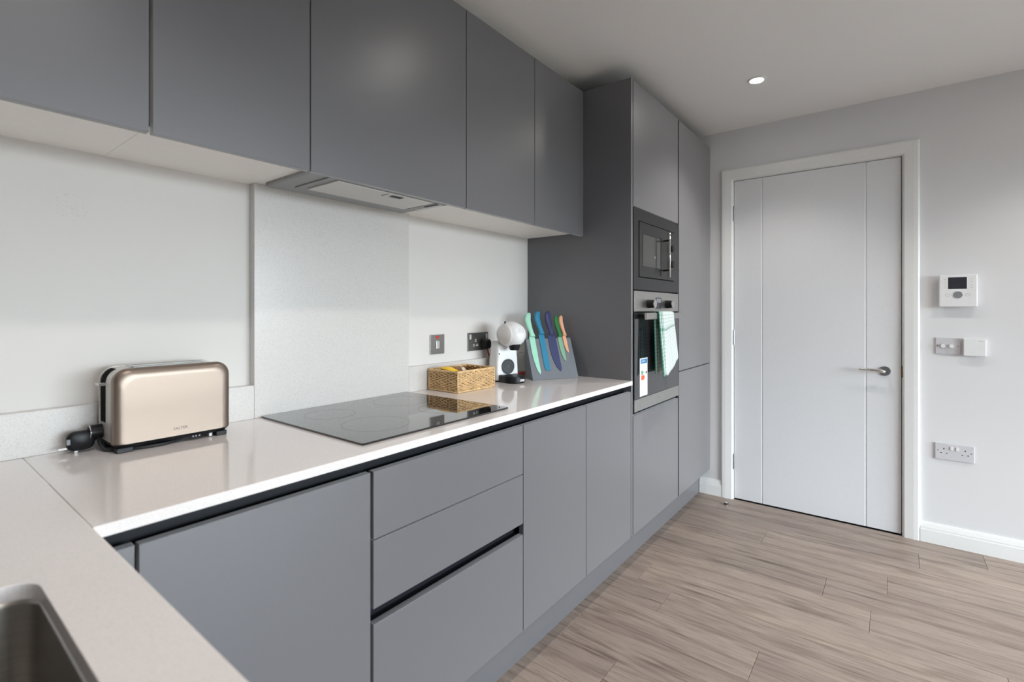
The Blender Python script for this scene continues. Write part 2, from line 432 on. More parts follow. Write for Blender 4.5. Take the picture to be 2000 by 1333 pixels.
box(bm, XR + 0.055, XR + 0.075, -0.0385, -0.02, 0, 2.0565); box(bm, XR + 0.055, XR + 0.075, 0.797, 0.8155, 0, 2.0565); box(bm, XR + 0.055, XR + 0.075, -0.02, 0.797, 2.038, 2.0565)
fin('door_stop_bead', bm, 'gloss_white', tr1)
bx('strike_plate', (XR - 0.0015, XR + 0.006, -0.0425, -0.0375, 0.857, 0.918), 'brass', tr1, label='brass strike plate in the door frame')

# the door
d1 = thing('door_1', None, None, (XR + 0.01, 0.39, 0.006), kind='structure')
xf = XR + 0.007; y0, y1 = -0.0345, 0.8122
gr = [0.121, 0.650]; gw = 0.0045; gd = 0.004
poly = [(y0, 0.042), (y0, 0)]
for g in gr: poly += [(g - gw, 0), (g, gd), (g + gw, 0)]
poly += [(y1, 0), (y1, 0.042)]
bm = bmesh.new()
prism(bm, poly, lambda p: (xf + p[1], p[0], 0.007), lambda p: (xf + p[1], p[0], 2.0535))
fin('door_leaf', bm, 'door_white', d1)
for z in (1.846, 1.044, 0.244):
    bm = bmesh.new(); cyl(bm, (XR - 0.003, 0.8150, z - 0.048), (0, 0, 1), 0.0065, 0.096, 12, bev=0.001)
    for q in (-0.016, 0.016): cyl(bm, (XR - 0.003, 0.8150, z + q - 0.0005), (0, 0, 1), 0.0068, 0.001, 12)
    fin('hinge', bm, 'hinge_steel', d1)
hd = cy('handle_rose', (xf, 0.036, 0.886), (-1, 0, 0), 0.026, 0.009, 'chrome', d1, 32, bev=0.002, label='round chrome handle rose')
bm = bmesh.new()
tube(bm, smooth_path([(xf - 0.008, 0.036, 0.886), (xf - 0.035, 0.037, 0.886), (xf - 0.047, 0.046, 0.887), (xf - 0.050, 0.075, 0.8905), (xf - 0.049, 0.110, 0.893), (xf - 0.046, 0.150, 0.8915)], 6),
     [0.0085] * 12 + [0.0078] * 12 + [0.007] * 7, 12)
fin('lever', bm, 'chrome', hd, smooth=True)

# ------------------------------------------------------------------ downlights
def downlight(x, y, label):
    t = thing('downlight', label, 'light', (x, y, ZC), group='ceiling downlights')
    bm = bmesh.new()
    prof = [(0.030, -0.004), (0.030, 0.0), (0.043, 0.0), (0.043, -0.002), (0.041, -0.005), (0.033, -0.006)]
    rings = []
    for k_ in range(40):
        a = 2 * PI * k_ / 40; rings.append([bm.verts.new((x + r * math.cos(a), y + r * math.sin(a), ZC + z)) for r, z in prof])
    for i in range(40):
        A, B = rings[i], rings[(i + 1) % 40]
        for j in range(len(prof)): bm.faces.new((A[j], B[j], B[(j + 1) % len(prof)], A[(j + 1) % len(prof)]))
    fin('bezel', bm, 'gloss_white', t, smooth=True)
    bm = bmesh.new(); cyl(bm, (x, y, ZC - 0.0032), (0, 0, 1), 0.030, 0.003, 32); fin('lens', bm, 'lamp_lens', t)
    l = bpy.data.lights.new('lamp', 'SPOT'); l.energy = LAMP_W; l.color = (1, 0.95, 0.885)
    l.spot_size = math.radians(114); l.spot_blend = 0.62; l.shadow_soft_size = 0.03
    lo = bpy.data.objects.new('lamp', l); C.objects.link(lo); lo.parent = t; lo.location = (0, 0, -0.012)
downlight(2.734, 0.546, 'lit round ceiling downlight above the door end of the kitchen run')
downlight(1.490, 0.546, 'lit round ceiling downlight above the hob')
downlight(0.246, 0.546, 'lit round ceiling downlight above the corner of the worktop')
for i, x in enumerate((2.734, 1.49, 0.246)):
    downlight(x, -0.75, ['lit downlight in the middle row nearest the door', 'lit downlight in the middle of the middle row', 'lit downlight in the middle row nearest the sink'][i])
    downlight(x, -2.05, ['lit downlight in the window row nearest the door', 'lit downlight in the middle of the window row', 'lit downlight in the window row farthest from the door'][i])

# ------------------------------------------------------------------ kitchen units
YD = 0.9621; DT = 0.019; ZW = 0.8927; ZP = 0.1638; ZD = 0.8433; ZTOP = 2.3036
TX = 2.150                                      # face of the tall end panel
YU = 1.213; ZUB = 1.5854; ZUU = 1.6053
YPL = 1.0307                                    # face of the plinth
GP = 0.0018                                     # half gap between fronts
def front(parent, name, x0, x1, z0, z1, y=YD):
    return bx(name, (x0 + GP, x1 - GP, y, y + DT, z0 + GP, z1 - GP), 'cabinet_grey', parent, bev=0.0008, seg=2)
def shell(bm, x0, x1, y0, y1, z0, z1, t=0.018, back=True):
    box(bm, x0, x0 + t, y0, y1, z0, z1); box(bm, x1 - t, x1, y0, y1, z0, z1)
    box(bm, x0 + t, x1 - t, y0, y1, z0, z0 + t); box(bm, x0 + t, x1 - t, y0, y1, z1 - t, z1)
    if back: box(bm, x0 + t, x1 - t, y1 - 0.008, y1, z0 + t, z1 - t)
def carcass(parent, x0, x1, y0, y1, z0, z1, mat='carcass_white'):
    bm = bmesh.new(); shell(bm, x0 + 0.0004, x1 - 0.0004, y0, y1, z0, z1); o_ = fin('carcass', bm, mat, parent)
    o_.data.materials.append(MATS['black_matte'])          # front edges coloured black for the shade in the door gaps
    ym = min(v.co.y for v in o_.data.vertices)
    for p in o_.data.polygons:
        if abs(p.center.y - ym) < 1e-4: p.material_index = 1
    return o_

# wall cabinets
wall_units = [(-0.250, 0.3522, 'leftmost grey wall cabinet, cut off by the picture edge'),
              (0.3522, 0.7033, 'narrow grey wall cabinet left of the extractor hood'),
              (0.7033, 1.3029, 'wide grey wall cabinet housing the extractor hood above the hob'),
              (1.3029, 1.7298, 'grey wall cabinet just right of the hood cabinet'),
              (1.7298, TX, 'grey wall cabinet against the tall end panel')]
for i, (x0, x1, lab) in enumerate(wall_units):
    t = thing('wall_cabinet', lab, 'cabinet', ((x0 + x1) / 2, YB, ZUU), group='wall cabinets')
    carcass(t, x0, x1, YU + DT + 0.002, YB, ZUU, ZTOP - 0.004)
    g = 0.0030 if i == 0 else 0
    front(t, 'door', x0, x1 - g, ZUB, ZTOP, YU)

# extractor hood let into the wide cabinet
HX0, HX1, HY0, HY1, HZ = 0.722, 1.243, 1.2345, 1.497, 1.5925
h = thing('extractor_hood', 'grey metal built-in extractor hood under the wall cabinet', 'hood', ((HX0 + HX1) / 2, 1.4, HZ))
bm = bmesh.new()
loft(bm, [[Vector((x, y, z)) for x, y in rrect(HX0 + q, HX1 - q, HY0 + q * 0.3, HY1 - q, 0.003, 2)] for q, z in ((0.006, 1.622), (0.0, 1.602), (0.0, HZ + 0.004), (0.004, HZ))])
fin('housing', bm, 'hood_grey', h)
bx('front_rail', (HX0 + 0.055, HX1 - 0.062, HY0 + 0.002, HY1 - 0.070, HZ - 0.0035, HZ), 'hood_grey', h, bev=0.001)
f = bx('filter', (0.803, 1.170, HY0 + 0.008, 1.400, HZ - 0.0075, HZ - 0.0032), 'hood_filter', h, bev=0.001, label='pale brushed filter panel')
bx('latch', (1.010, 1.052, HY0 + 0.022, HY0 + 0.042, HZ - 0.0092, HZ - 0.0072), 'black_matte', f, bev=0.0006)
bx('catch', (0.985, 0.988, HY0 + 0.016, HY0 + 0.05, HZ - 0.0088, HZ - 0.0072), 'steel_dark', f)
sw = bx('switch_strip', (1.186, 1.232, HY0 + 0.006, 1.395, HZ - 0.004, HZ), 'hood_grey', h, bev=0.0008)
bx('switch', (1.196, 1.206, HY0 + 0.02, 1.32, HZ - 0.0052, HZ - 0.0038), 'black_plastic', sw, bev=0.0005)
bx('lamp_cover', (1.212, 1.226, HY0 + 0.02, 1.385, HZ - 0.005, HZ - 0.0038), 'hood_filter', sw, bev=0.0005)

# base units
def base_unit(x0, x1, lab, name='base_cabinet'):
    t = thing(name, lab, 'cabinet', ((x0 + x1) / 2, 1.25, ZP), group='base cabinets')
    bm = bmesh.new()
    shell(bm, x0 + 0.0004, x1 - 0.0004, YD + DT + 0.03, 1.52, ZP, 0.8725)
    fin('carcass', bm, 'black_matte', t); return t
fx = bx('corner_filler', (0.1645, 0.2563, YD, YD + DT, ZP, ZD), 'cabinet_grey', bev=0.0012)
fx['label'] = 'narrow grey filler strip in the inner corner under the worktop'; fx['category'] = 'panel'
t = base_unit(0.2603, 0.7115, 'left grey base cabinet, single wide door nearest the sink'); front(t, 'door', 0.2603, 0.7090, ZP, ZD)
t = base_unit(0.7115, 1.3078, 'grey base cabinet of three drawers under the hob', 'drawer_cabinet')
for z0, z1 in ((0.681, ZD), (0.5175, 0.681), (ZP, 0.484)): front(t, 'drawer', 0.7140, 1.3068, z0, z1)
bm = bmesh.new()
prism(bm, [(0.004, 0.530), (0.030, 0.530), (0.030, 0.470), (0.004, 0.470), (0.004, 0.4745), (0.024, 0.480), (0.024, 0.520), (0.004, 0.5255)],
      lambda p: (0.7135, YD + DT - 0.004 + p[0], p[1]), lambda p: (1.3060, YD + DT - 0.004 + p[0], p[1]))
fin('channel_or_gap_shade', bm, 'channel_black', t, label='black recessed handle channel between the drawers')
t = base_unit(1.3078, 1.7270, 'grey base cabinet door between the drawers and the end door'); front(t, 'door', 1.3068, 1.7270, ZP, ZD)
t = base_unit(1.7270, TX - 0.003, 'grey base cabinet door next to the tall end panel'); front(t, 'door', 1.7270, TX - 0.002, ZP, ZD)
# black handle channel under the worktop
bm = bmesh.new()
prism(bm, [(0.0, 0.8726), (0.027, 0.8726), (0.027, 0.815), (0.0, 0.815), (0.0, 0.820), (0.021, 0.824), (0.021, 0.866), (0.0, 0.869)],
      lambda p: (0.165, YD + 0.0195 + p[0], p[1]), lambda p: (TX - 0.001, YD + 0.0195 + p[0], p[1]))
r = fin('handle_rail', bm, 'channel_black'); r['label'] = 'long black recessed handle channel running under the worktop'; r['category'] = 'handle rail'
pl = bx('plinth', (0.165, XR - 0.017, YPL, YPL + 0.018, 0.0005, 0.150), 'cabinet_grey', bev=0.001)
pl['label'] = 'long grey plinth board along the floor under the units'; pl['category'] = 'plinth'
# tall units
ep = bx('end_panel', (TX, TX + 0.018, YD, YB - 0.0005, ZP, ZTOP), 'cabinet_grey', bev=0.0012)
ep['label'] = 'tall dark grey end panel beside the worktop'; ep['category'] = 'panel'
T2, T3 = 2.7877, XR - 0.003
OX0, OX1 = TX + 0.022, 2.7825
ov = thing('oven_cabinet', 'tall grey cabinet housing the microwave and oven', 'cabinet', ((OX0 + OX1) / 2, 1.25, ZP), group='tall cabinets')
bm = bmesh.new()
x0, x1, ya, yb = TX + 0.0185, T2 - 0.0008, YD + DT + 0.003, YB - 0.002
box(bm, x0, x0 + 0.014, ya, yb, ZP, ZTOP - 0.004); box(bm, x1 - 0.014, x1, ya, yb, ZP, ZTOP - 0.004)
for z in (ZP, 0.705, 1.296, 1.700, ZTOP - 0.022): box(bm, x0 + 0.014, x1 - 0.014, ya, yb, z, z + 0.018)
box(bm, x0 + 0.014, x1 - 0.014, yb - 0.008, yb, ZP + 0.018, ZTOP - 0.022)
fin('carcass', bm, 'black_matte', ov)
front(ov, 'upper_door', OX0, OX1 - 0.001, 1.7085, ZTOP)
front(ov, 'lower_door', OX0, OX1 - 0.001, ZP, 0.7255)
la = thing('larder_cabinet', 'tall grey larder cabinet next to the white door', 'cabinet', ((T2 + T3) / 2, 1.25, ZP), group='tall cabinets')
carcass(la, T2 + 0.0005, T3, YD + DT + 0.003, YB - 0.002, ZP, ZTOP - 0.004, 'black_matte')
front(la, 'upper_door', T2 + 0.0055, T3, 0.8730, ZTOP)
front(la, 'lower_door', T2 + 0.0055, T3, ZP, 0.8700)
bx('channel_or_gap_shade', (OX1 + 0.0002, T2 + 0.0062, YD + 0.0035, YD + DT + 0.002, ZP, ZTOP - 0.002), 'channel_black', la, label='black upright strip for the shaded gap between the tall doors')  # added black strip, colours in the shade of the seam between tall doors
bx('shadow_strip', (T2 + 0.008, T3 - 0.003, YD + 0.003, YD + DT + 0.002, 0.8680, 0.8750), 'channel_black', la)

# ------------------------------------------------------------------ microwave
mw = thing('microwave', 'black built-in microwave above the oven', 'microwave', ((OX0 + OX1) / 2, 1.2, 1.318))
MX0, MX1, MZ0, MZ1 = 2.1750, 2.7790, 1.3190, 1.7055
dx0, dx1, dz0, dz1 = 2.2338, 2.7080, 1.3785, 1.6500
bm = bmesh.new()
box(bm, MX0, dx0, YD - 0.001, YD + 0.02, MZ0, MZ1); box(bm, dx1, MX1, YD - 0.001, YD + 0.02, MZ0, MZ1)
box(bm, dx0, dx1, YD - 0.001, YD + 0.02, MZ0, dz0); box(bm, dx0, dx1, YD - 0.001, YD + 0.02, dz1, MZ1)
fin('surround', bm, 'microwave_black', mw)
bx('body', (dx0 - 0.03, dx1 + 0.03, YD + 0.021, 1.40, 1.3145, 1.66), 'black_plastic', mw)
md = bx('door', (dx0 + 0.004, 2.606, YD - 0.004, YD + 0.019, dz0 + 0.004, dz1 - 0.004), 'microwave_black', mw, bev=0.0015)
bx('window', (2.2763, 2.503, YD - 0.0048, YD - 0.003, 1.4355, 1.5880), 'microwave_pane', md, label='grey see-through door window')
bx('edge_strip', (2.505, 2.515, YD - 0.0052, YD - 0.003, 1.398, 1.600), 'black_plastic', md)
bm = bmesh.new(); tube(bm, [(2.535, YD - 0.042, 1.392), (2.535, YD - 0.042, 1.622)], 0.0055, 14)
hb = fin('handle', bm, 'chrome', md, label='upright chrome bar handle', smooth=True)
for z in (1.430, 1.585):
    cy('handle_post', (2.550, YD - 0.003, z), (-0.35, -1, 0), 0.0042, 0.041, 'black_plastic', hb, 12)
cpn = bx('control_panel', (2.6085, dx1 - 0.003, YD - 0.004, YD + 0.019, dz0 + 0.004, dz1 - 0.004), 'microwave_black', mw, bev=0.0015)
for z in (1.470, 1.555):
    kb = cy('knob', (2.658, YD - 0.004, z), (0, -1, 0), 0.019, 0.014, 'black_plastic', cpn, 24, bev=0.001)
    bm = bmesh.new()
    tube(bm, [(2.658 + 0.0235 * math.cos(a), YD - 0.0045, z + 0.0235 * math.sin(a)) for a in [2 * PI * i / 28 for i in range(28)]], 0.0007, 6, closed=True)
    fin('knob_ring', bm, 'chrome', cpn, smooth=True)

# ------------------------------------------------------------------ oven
on = thing('oven', 'black glass built-in oven with a steel control panel', 'oven', ((OX0 + OX1) / 2, 1.2, 0.727))
bx('body', (OX0 + 0.03, OX1 - 0.03, YD + 0.021, 1.48, 0.7235, 1.2955), 'black_plastic', on)
pn = bx('control_panel', (2.1790, 2.7760, YD - 0.003, YD + 0.02, 1.2140, 1.3125), 'steel', on, bev=0.0012, label='brushed steel control panel')
for x in (2.345, 2.592):
    kb = cy('knob', (x, YD - 0.003, 1.2520), (0, -1, 0), 0.0215, 0.033, 'black_plastic', pn, 28, r2=0.0195, bev=0.001)
    cy('knob_cap', (x, YD - 0.0355, 1.2520), (0, -1, 0), 0.0205, 0.004, 'chrome', kb, 28, bev=0.0008)
ds = bx('display', (2.442, 2.517, YD - 0.0045, YD - 0.0025, 1.2280, 1.2850), 'dark_screen', pn, bev=0.0005)
bx('clock_window', (2.450, 2.508, YD - 0.0052, YD - 0.0044, 1.2600, 1.2800), 'button_grey', ds)
od = bx('door', (2.1790, 2.7760, YD - 0.004, YD + 0.018, 0.7990, 1.2060), 'glass_oven', on, bev=0.0015)
bx('door_trim', (2.1790, 2.7760, YD - 0.005, YD + 0.018, 0.7405, 0.7980), 'steel', on, bev=0.0012)
bm = bmesh.new(); yh = 0.917
loft(bm, [[Vector((x, yy, zz)) for yy, zz in rrect(yh - 0.006, yh + 0.006, 1.1765, 1.2085, 0.0035, 3)] for x in (2.214, 2.700)])
hb = fin('handle', bm, 'steel', od, label='flat brushed steel bar handle')
for x in (2.240, 2.674): bx('handle_post', (x - 0.008, x + 0.008, yh + 0.004, YD - 0.003, 1.184, 1.201), 'black_plastic', hb, bev=0.001)
bm = bmesh.new()
for xa, xb, za, zb in ((2.455, 2.463, 0.768, 0.772), (2.466, 2.474, 0.770, 0.775), (2.477, 2.486, 0.768, 0.774), (2.489, 2.495, 0.770, 0.774)):
    box(bm, xa, xb, YD - 0.0054, YD - 0.0049, za, zb)
fin('maker_mark', bm, 'button_grey', on, label='tiny dark maker mark on the lower steel strip')
el = bx('energy_label', (2.2398, 2.3320, YD - 0.0046, YD - 0.0039, 0.8060, 0.9890), 'paper_white', od, label='white paper energy label with blue, green and orange print')
bm = bmesh.new(); box(bm, 2.2500, 2.3270, YD - 0.0049, YD - 0.0046, 0.963, 0.9835)
fin('blue_header', bm, 'label_blue', el)
text_mesh('ENERG', 0.015, 0.0001, Matrix.Translation((2.284, YD - 0.0050, 0.9728)) @ FRONT, 'header_letters', 'paper_white', el)
bm = bmesh.new()
prism(bm, [(2.256, 0.910), (2.273, 0.910), (2.284, 0.919), (2.273, 0.928), (2.256, 0.928)], lambda p: (p[0], YD - 0.0049, p[1]), lambda p: (p[0], YD - 0.0046, p[1]))
fin('green_arrow', bm, 'label_green', el)
text_mesh('A', 0.016, 0.0001, Matrix.Translation((2.2655, YD - 0.0050, 0.919)) @ FRONT, 'arrow_letter', 'paper_white', el)
bm = bmesh.new()
prism(bm, [(2.256, 0.8835), (2.288, 0.8835), (2.299, 0.895), (2.288, 0.9065), (2.256, 0.9065)], lambda p: (p[0], YD - 0.0049, p[1]), lambda p: (p[0], YD - 0.0046, p[1]))
fin('orange_arrow', bm, 'label_orange', el)
bm = bmesh.new()
prism(bm, [(2.308, 0.917), (2.314, 0.911), (2.322, 0.911), (2.322, 0.923), (2.314, 0.923)], lambda p: (p[0], YD - 0.0049, p[1]), lambda p: (p[0], YD - 0.0046, p[1]))
fin('pointer', bm, 'dark_screen', el)

# tea towel folded over the oven handle
def towel():
    rb = yh
    prof = []                                   # (y, z, along)
    for i in range(15): prof.append((rb + 0.0105, 0.905 + i * 0.0205, 0))
    for i in range(1, 8):
        a = PI * i / 8; prof.append((rb + 0.0105 * math.cos(a), 1.2085 + 0.006 * math.sin(a), 0))
    for i in range(18): prof.append((rb - 0.0105, 1.206 - i * 0.0178, 0))
    NX = 26; n = len(prof); bm = bmesh.new(); uvl = bm.loops.layers.uv.new('cloth'); V = []; U = {}
    L = [0.0]
    for a, b_ in zip(prof, prof[1:]): L.append(L[-1] + math.hypot(b_[0] - a[0], b_[1] - a[1]))
    for j, (y, z, _) in enumerate(prof):
        row = []; fr_ = y < rb; d = max(0.0, 1.205 - z) / 0.31
        for i in range(NX + 1):
            s = i / NX
            if fr_: xa, xb = 2.346 + 0.022 * d, 2.552 + 0.050 * d ** 1.3
            else: xa, xb = 2.338 + 0.030 * d, 2.548 + 0.012 * d
            x = xa + (xb - xa) * s
            fold = math.sin(s * 9.0 + 1.2 * d) * 0.006 * d + math.sin(s * 21 + 0.4) * 0.0022 * d
            yy = y - (fold + 0.010 * d if fr_ else -0.4 * abs(fold))
            zz = z
            if fr_:                              # slanting, stepped lower hem
                hem = 0.888 + 0.10 * s ** 2.2 + 0.010 * math.sin(s * 11)
                zz = 1.206 - (1.206 - z) * (1.206 - hem) / (1.206 - prof[-1][1])
            v = bm.verts.new((x, yy, zz)); row.append(v); U[v] = (s * 0.21, L[-1] - L[j])
        V.append(row)
    for A, B in zip(V, V[1:]):
        for i in range(NX):
            f_ = bm.faces.new((A[i], A[i + 1], B[i + 1], B[i]))
            for lp in f_.loops: lp[uvl].uv = U[lp.vert]
    o = fin('tea_towel', bm, 'towel_check', smooth=True)
    sm = o.modifiers.new('thickness', 'SOLIDIFY'); sm.thickness = 0.0028; sm.offset = 0
    o['label'] = 'white and green checked tea towel hung over the oven handle'; o['category'] = 'towel'
    return o
towel()

# ------------------------------------------------------------------ worktops, upstands, splashback
YUP = 1.5250; YFW = 0.9543; XJ = 0.2023
wt = bx('worktop', (XJ + 0.0006, TX + 0.0, YFW, YB - 0.0005, ZW - 0.0198, ZW), 'quartz', bev=0.0012)
wt['label'] = 'pale speckled quartz worktop carrying the hob and toaster'; wt['category'] = 'worktop'
# the return with the sink
SX0, SX1, SY0, SY1 = -0.285, 0.1215, 0.300, 0.832
bm = bmesh.new()
outer = [(-0.46, -0.75), (XJ, -0.75), (XJ, YB - 0.0005), (-0.46, YB - 0.0005)]
inner = rrect(SX0, SX1, SY0, SY1, 0.032, 8)
def loop_edges(pts, z):
    vs = [bm.verts.new((x, y, z)) for x, y in pts]
    return [bm.edges.new((vs[i], vs[(i + 1) % len(vs)])) for i in range(len(vs))]
es = loop_edges(outer, ZW) + loop_edges(inner, ZW)
res = bmesh.ops.triangle_fill(bm, use_beauty=True, edges=es)
fs = [g for g in res['geom'] if isinstance(g, bmesh.types.BMFace)]
ex = bmesh.ops.extrude_face_region(bm, geom=fs)
bmesh.ops.translate(bm, vec=(0, 0, -0.0198), verts=[g for g in ex['geom'] if isinstance(g, bmesh.types.BMVert)])
wp = fin('worktop', bm, 'quartz'); wp['label'] = 'pale quartz worktop in the foreground with the sink cut out'; wp['category'] = 'worktop'
def bevel_mod(o, w_, seg=2):
    m_ = o.modifiers.new('bevel', 'BEVEL'); m_.width = w_; m_.segments = seg; m_.limit_method = 'ANGLE'; m_.angle_limit = math.radians(50)
bevel_mod(wp, 0.0012)
# steel sink
sk = thing('sink', 'brushed steel undermounted sink in the near corner', 'sink', ((SX0 + SX1) / 2, (SY0 + SY1) / 2, 0.685))
bm = bmesh.new()
lev = [(-0.020, 0.8725, 0.030), (0.0005, 0.8725, 0.032), (0.001, 0.868, 0.032), (0.004, 0.71, 0.030), (0.009, 0.697, 0.028), (0.020, 0.690, 0.024), (0.20, 0.686, 0.004)]
loops = []
for q, z, r_ in lev:
    loops.append([Vector((x, y, z)) for x, y in rrect(SX0 + q, SX1 - q, SY0 + q, SY1 - q, r_, 8)])
loft(bm, loops, cap0=False, cap1=True)
bo = fin('bowl', bm, 'sink_steel', sk, smooth=True)
sm = bo.modifiers.new('thickness', 'SOLIDIFY'); sm.thickness = 0.0012; sm.offset = -1
dr = cy('drain', (-0.082, 0.566, 0.6868), (0, 0, 1), 0.045, 0.003, 'chrome', sk, 32, bev=0.001)
cy('strainer', (-0.082, 0.566, 0.6898), (0, 0, 1), 0.030, 0.002, 'steel_dark', dr, 24)
# carcass under the return
pu = thing('sink_cabinet', 'grey cabinet under the foreground worktop, open below the sink', 'cabinet', (-0.12, 0.3, 0))
bx('room_panel', (0.146, 0.164, -0.70, YD - 0.002, 0.0, 0.8425), 'cabinet_grey', pu, bev=0.001)
bx('back_panel', (-0.43, -0.412, -0.70, YB - 0.002, 0.0, 0.8725), 'cabinet_grey', pu, bev=0.001)
bx('side_panel', (-0.412, 0.146, -0.70, -0.682, 0.0, 0.8725), 'cabinet_grey', pu, bev=0.001)

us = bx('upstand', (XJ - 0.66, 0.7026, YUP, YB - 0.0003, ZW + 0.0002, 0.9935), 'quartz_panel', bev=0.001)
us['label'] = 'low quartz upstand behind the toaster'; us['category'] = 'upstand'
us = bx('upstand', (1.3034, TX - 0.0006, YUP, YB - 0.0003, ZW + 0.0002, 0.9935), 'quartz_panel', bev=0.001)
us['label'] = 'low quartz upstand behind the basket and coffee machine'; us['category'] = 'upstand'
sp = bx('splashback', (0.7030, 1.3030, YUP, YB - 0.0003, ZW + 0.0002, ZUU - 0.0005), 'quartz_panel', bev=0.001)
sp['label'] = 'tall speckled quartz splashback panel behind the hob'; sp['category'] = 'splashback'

# ------------------------------------------------------------------ hob
hbx = (0.7215, 1.2935, 1.0125, 1.5215)
hb = thing('induction_hob', 'flat black glass induction hob set on the worktop', 'hob', ((hbx[0] + hbx[1]) / 2, 1.27, ZW))
bm = bmesh.new()
loft(bm, [[Vector((x, y, z)) for x, y in rrect(hbx[0] + q, hbx[1] - q, hbx[2] + q, hbx[3] - q, 0.006, 4)] for q, z in ((0, ZW + 0.0003), (0, ZW + 0.0048), (0.0005, ZW + 0.0054))])
fin('glass_top', bm, 'glass_black', hb)
for (x, y, r_) in ((0.865, 1.38, 0.075), (0.875, 1.165, 0.095), (1.145, 1.385, 0.095), (1.14, 1.175, 0.075)):
    bm = bmesh.new(); n = 48
    A = [bm.verts.new((x + r_ * math.cos(2 * PI * i / n), y + r_ * math.sin(2 * PI * i / n), ZW + 0.00546)) for i in range(n)]
    B = [bm.verts.new((x + (r_ - 0.0018) * math.cos(2 * PI * i / n), y + (r_ - 0.0018) * math.sin(2 * PI * i / n), ZW + 0.00546)) for i in range(n)]
    for i in range(n): bm.faces.new((A[i], A[(i + 1) % n], B[(i + 1) % n], B[i]))
    fin('zone_ring', bm, 'ring_print', hb)

# ------------------------------------------------------------------ toaster
TXA, TXB, TYA, TYB, TZ0, TZ1 = 0.3300, 0.5800, 1.3885, 1.5185, 0.9130, 1.0855
to = thing('toaster', 'champagne metallic toaster with black base in the worktop corner', 'toaster', ((TXA + TXB) / 2, (TYA + TYB) / 2, ZW))
def outl(q, y, zlift=0.0):
    return [Vector((x, y, z)) for x, z in rrect(TXA + q, TXB - q, TZ0 + zlift, TZ1 - q, (0.003, 0.003, 0.032, 0.032), 8)]
bm = bmesh.new(); loft(bm, [outl(0.0025, TYA + 0.014), outl(0.0025, TYB - 0.014)]); o = fin('centre_band', bm, 'toaster_cream', to)
for ys, sgn in ((TYA, 1), (TYB, -1)):
    bm = bmesh.new()
    loft(bm, [outl(q, ys + sgn * d, 0.0) for q, d in ((0.0015, 0.0205), (0.0, 0.0200), (0.0, 0.0150), (0.0012, 0.0105), (0.0040, 0.0060), (0.0085, 0.0026), (0.0150, 0.0007), (0.023, 0.0))])
    o = fin('side_shell', bm, 'champagne' if sgn > 0 else 'toaster_cream', to, smooth=True)
    o.modifiers.new('wn', 'WEIGHTED_NORMAL')
bm = bmesh.new()                                     # bread slot wrapping from the top down the end
tw = 0.012; yc = 1.476
path = [(TXA + 0.0, 0.958)] + [(TXA + 0.0, 0.958 + i * 0.012) for i in range(1, 8)]
ang = [(TXA + 0.0345 - 0.032 * math.cos(a), TZ1 - 0.0345 + 0.032 * math.sin(a)) for a in [PI / 2 * i / 8 for i in range(7)]]
full = [(TXA + 0.0025, 0.957 + i * 0.0094) for i in range(11)] + ang[1:]
prof_o = [(x - 0.0006, z + 0.0004) for x, z in full]
A = [[bm.verts.new((x, y, z)) for x, z in prof_o] for y in (yc - 0.0165, yc + 0.0165)]
for i in range(len(prof_o) - 1): bm.faces.new((A[0][i], A[0][i + 1], A[1][i + 1], A[1][i]))
o = fin('lever_slot', bm, 'slot_dark', to)
sm = o.modifiers.new('thickness', 'SOLIDIFY'); sm.thickness = 0.0016; sm.offset = 0
bx('lever', (TXA - 0.010, TXA + 0.006, yc - 0.017, yc + 0.016, 1.0435, 1.0505), 'chrome', to, bev=0.001)
sl = bx('bread_slot', (0.384, 0.528, 1.4365, 1.4685, TZ1 - 0.0030, TZ1 - 0.0016), 'slot_dark', to)
bm = bmesh.new()
tube(bm, [(0.380, 1.4345, TZ1 - 0.001), (0.532, 1.4345, TZ1 - 0.001), (0.532, 1.4705, TZ1 - 0.001), (0.380, 1.4705, TZ1 - 0.001)], 0.0018, 6, closed=True)
for y in (1.4435, 1.4615): tube(bm, [(0.372, y, TZ1 + 0.0012), (0.540, y, TZ1 + 0.0012)], 0.0011, 6)
fin('slot_rim', bm, 'steel_dark', to)
bm = bmesh.new()
loft(bm, [[Vector((x, y, z)) for x, y in rrect(TXA + q, TXB - q, TYA + q + 0.001, TYB - q - 0.001, 0.012, 5)] for q, z in ((0.010, ZW + 0.010), (0.005, ZW + 0.0165), (0.001, TZ0 + 0.001), (0.004, TZ0 + 0.003))])
ba = fin('base', bm, 'black_plastic', to)
for x0, x1 in ((TXA + 0.007, TXA + 0.040), (TXB - 0.034, TXB - 0.008)):
    for y0, y1 in ((TYA + 0.006, TYA + 0.03), (TYB - 0.03, TYB - 0.008)):
        bx('foot', (x0, x1, y0, y1, ZW, ZW + 0.012), 'black_plastic', ba, bev=0.002)
for x in (0.492, 0.4985, 0.5065): cy('button', (x, TYA + 0.0085, ZW + 0.0105), (0, -1, 0), 0.0022, 0.004, 'button_grey', ba, 12)
bx('crumb_tray', (0.531, 0.5375, TYA + 0.010, TYA + 0.020, ZW + 0.002, ZW + 0.010), 'white_plastic', ba, bev=0.0008, label='pale crumb tray tab')
kn = cy('browning_knob', (TXA + 0.003, 1.488, 0.934), (-1, 0, 0), 0.0165, 0.024, 'black_plastic', to, 28, bev=0.001)
bm = bmesh.new(); tube(bm, [(TXA - 0.0208, 1.488 + 0.0155 * math.cos(a), 0.934 + 0.0155 * math.sin(a)) for a in [2 * PI * i / 28 for i in range(28)]], 0.0014, 8, closed=True)
fin('knob_ring', bm, 'chrome', kn, smooth=True)
text_mesh('SALTER', 0.0088, 0.0001, Matrix.Translation((0.4630, TYA - 0.0001, 0.9305)) @ FRONT, 'name_print', 'black_matte', to, label='SALTER name print', space=1.05)
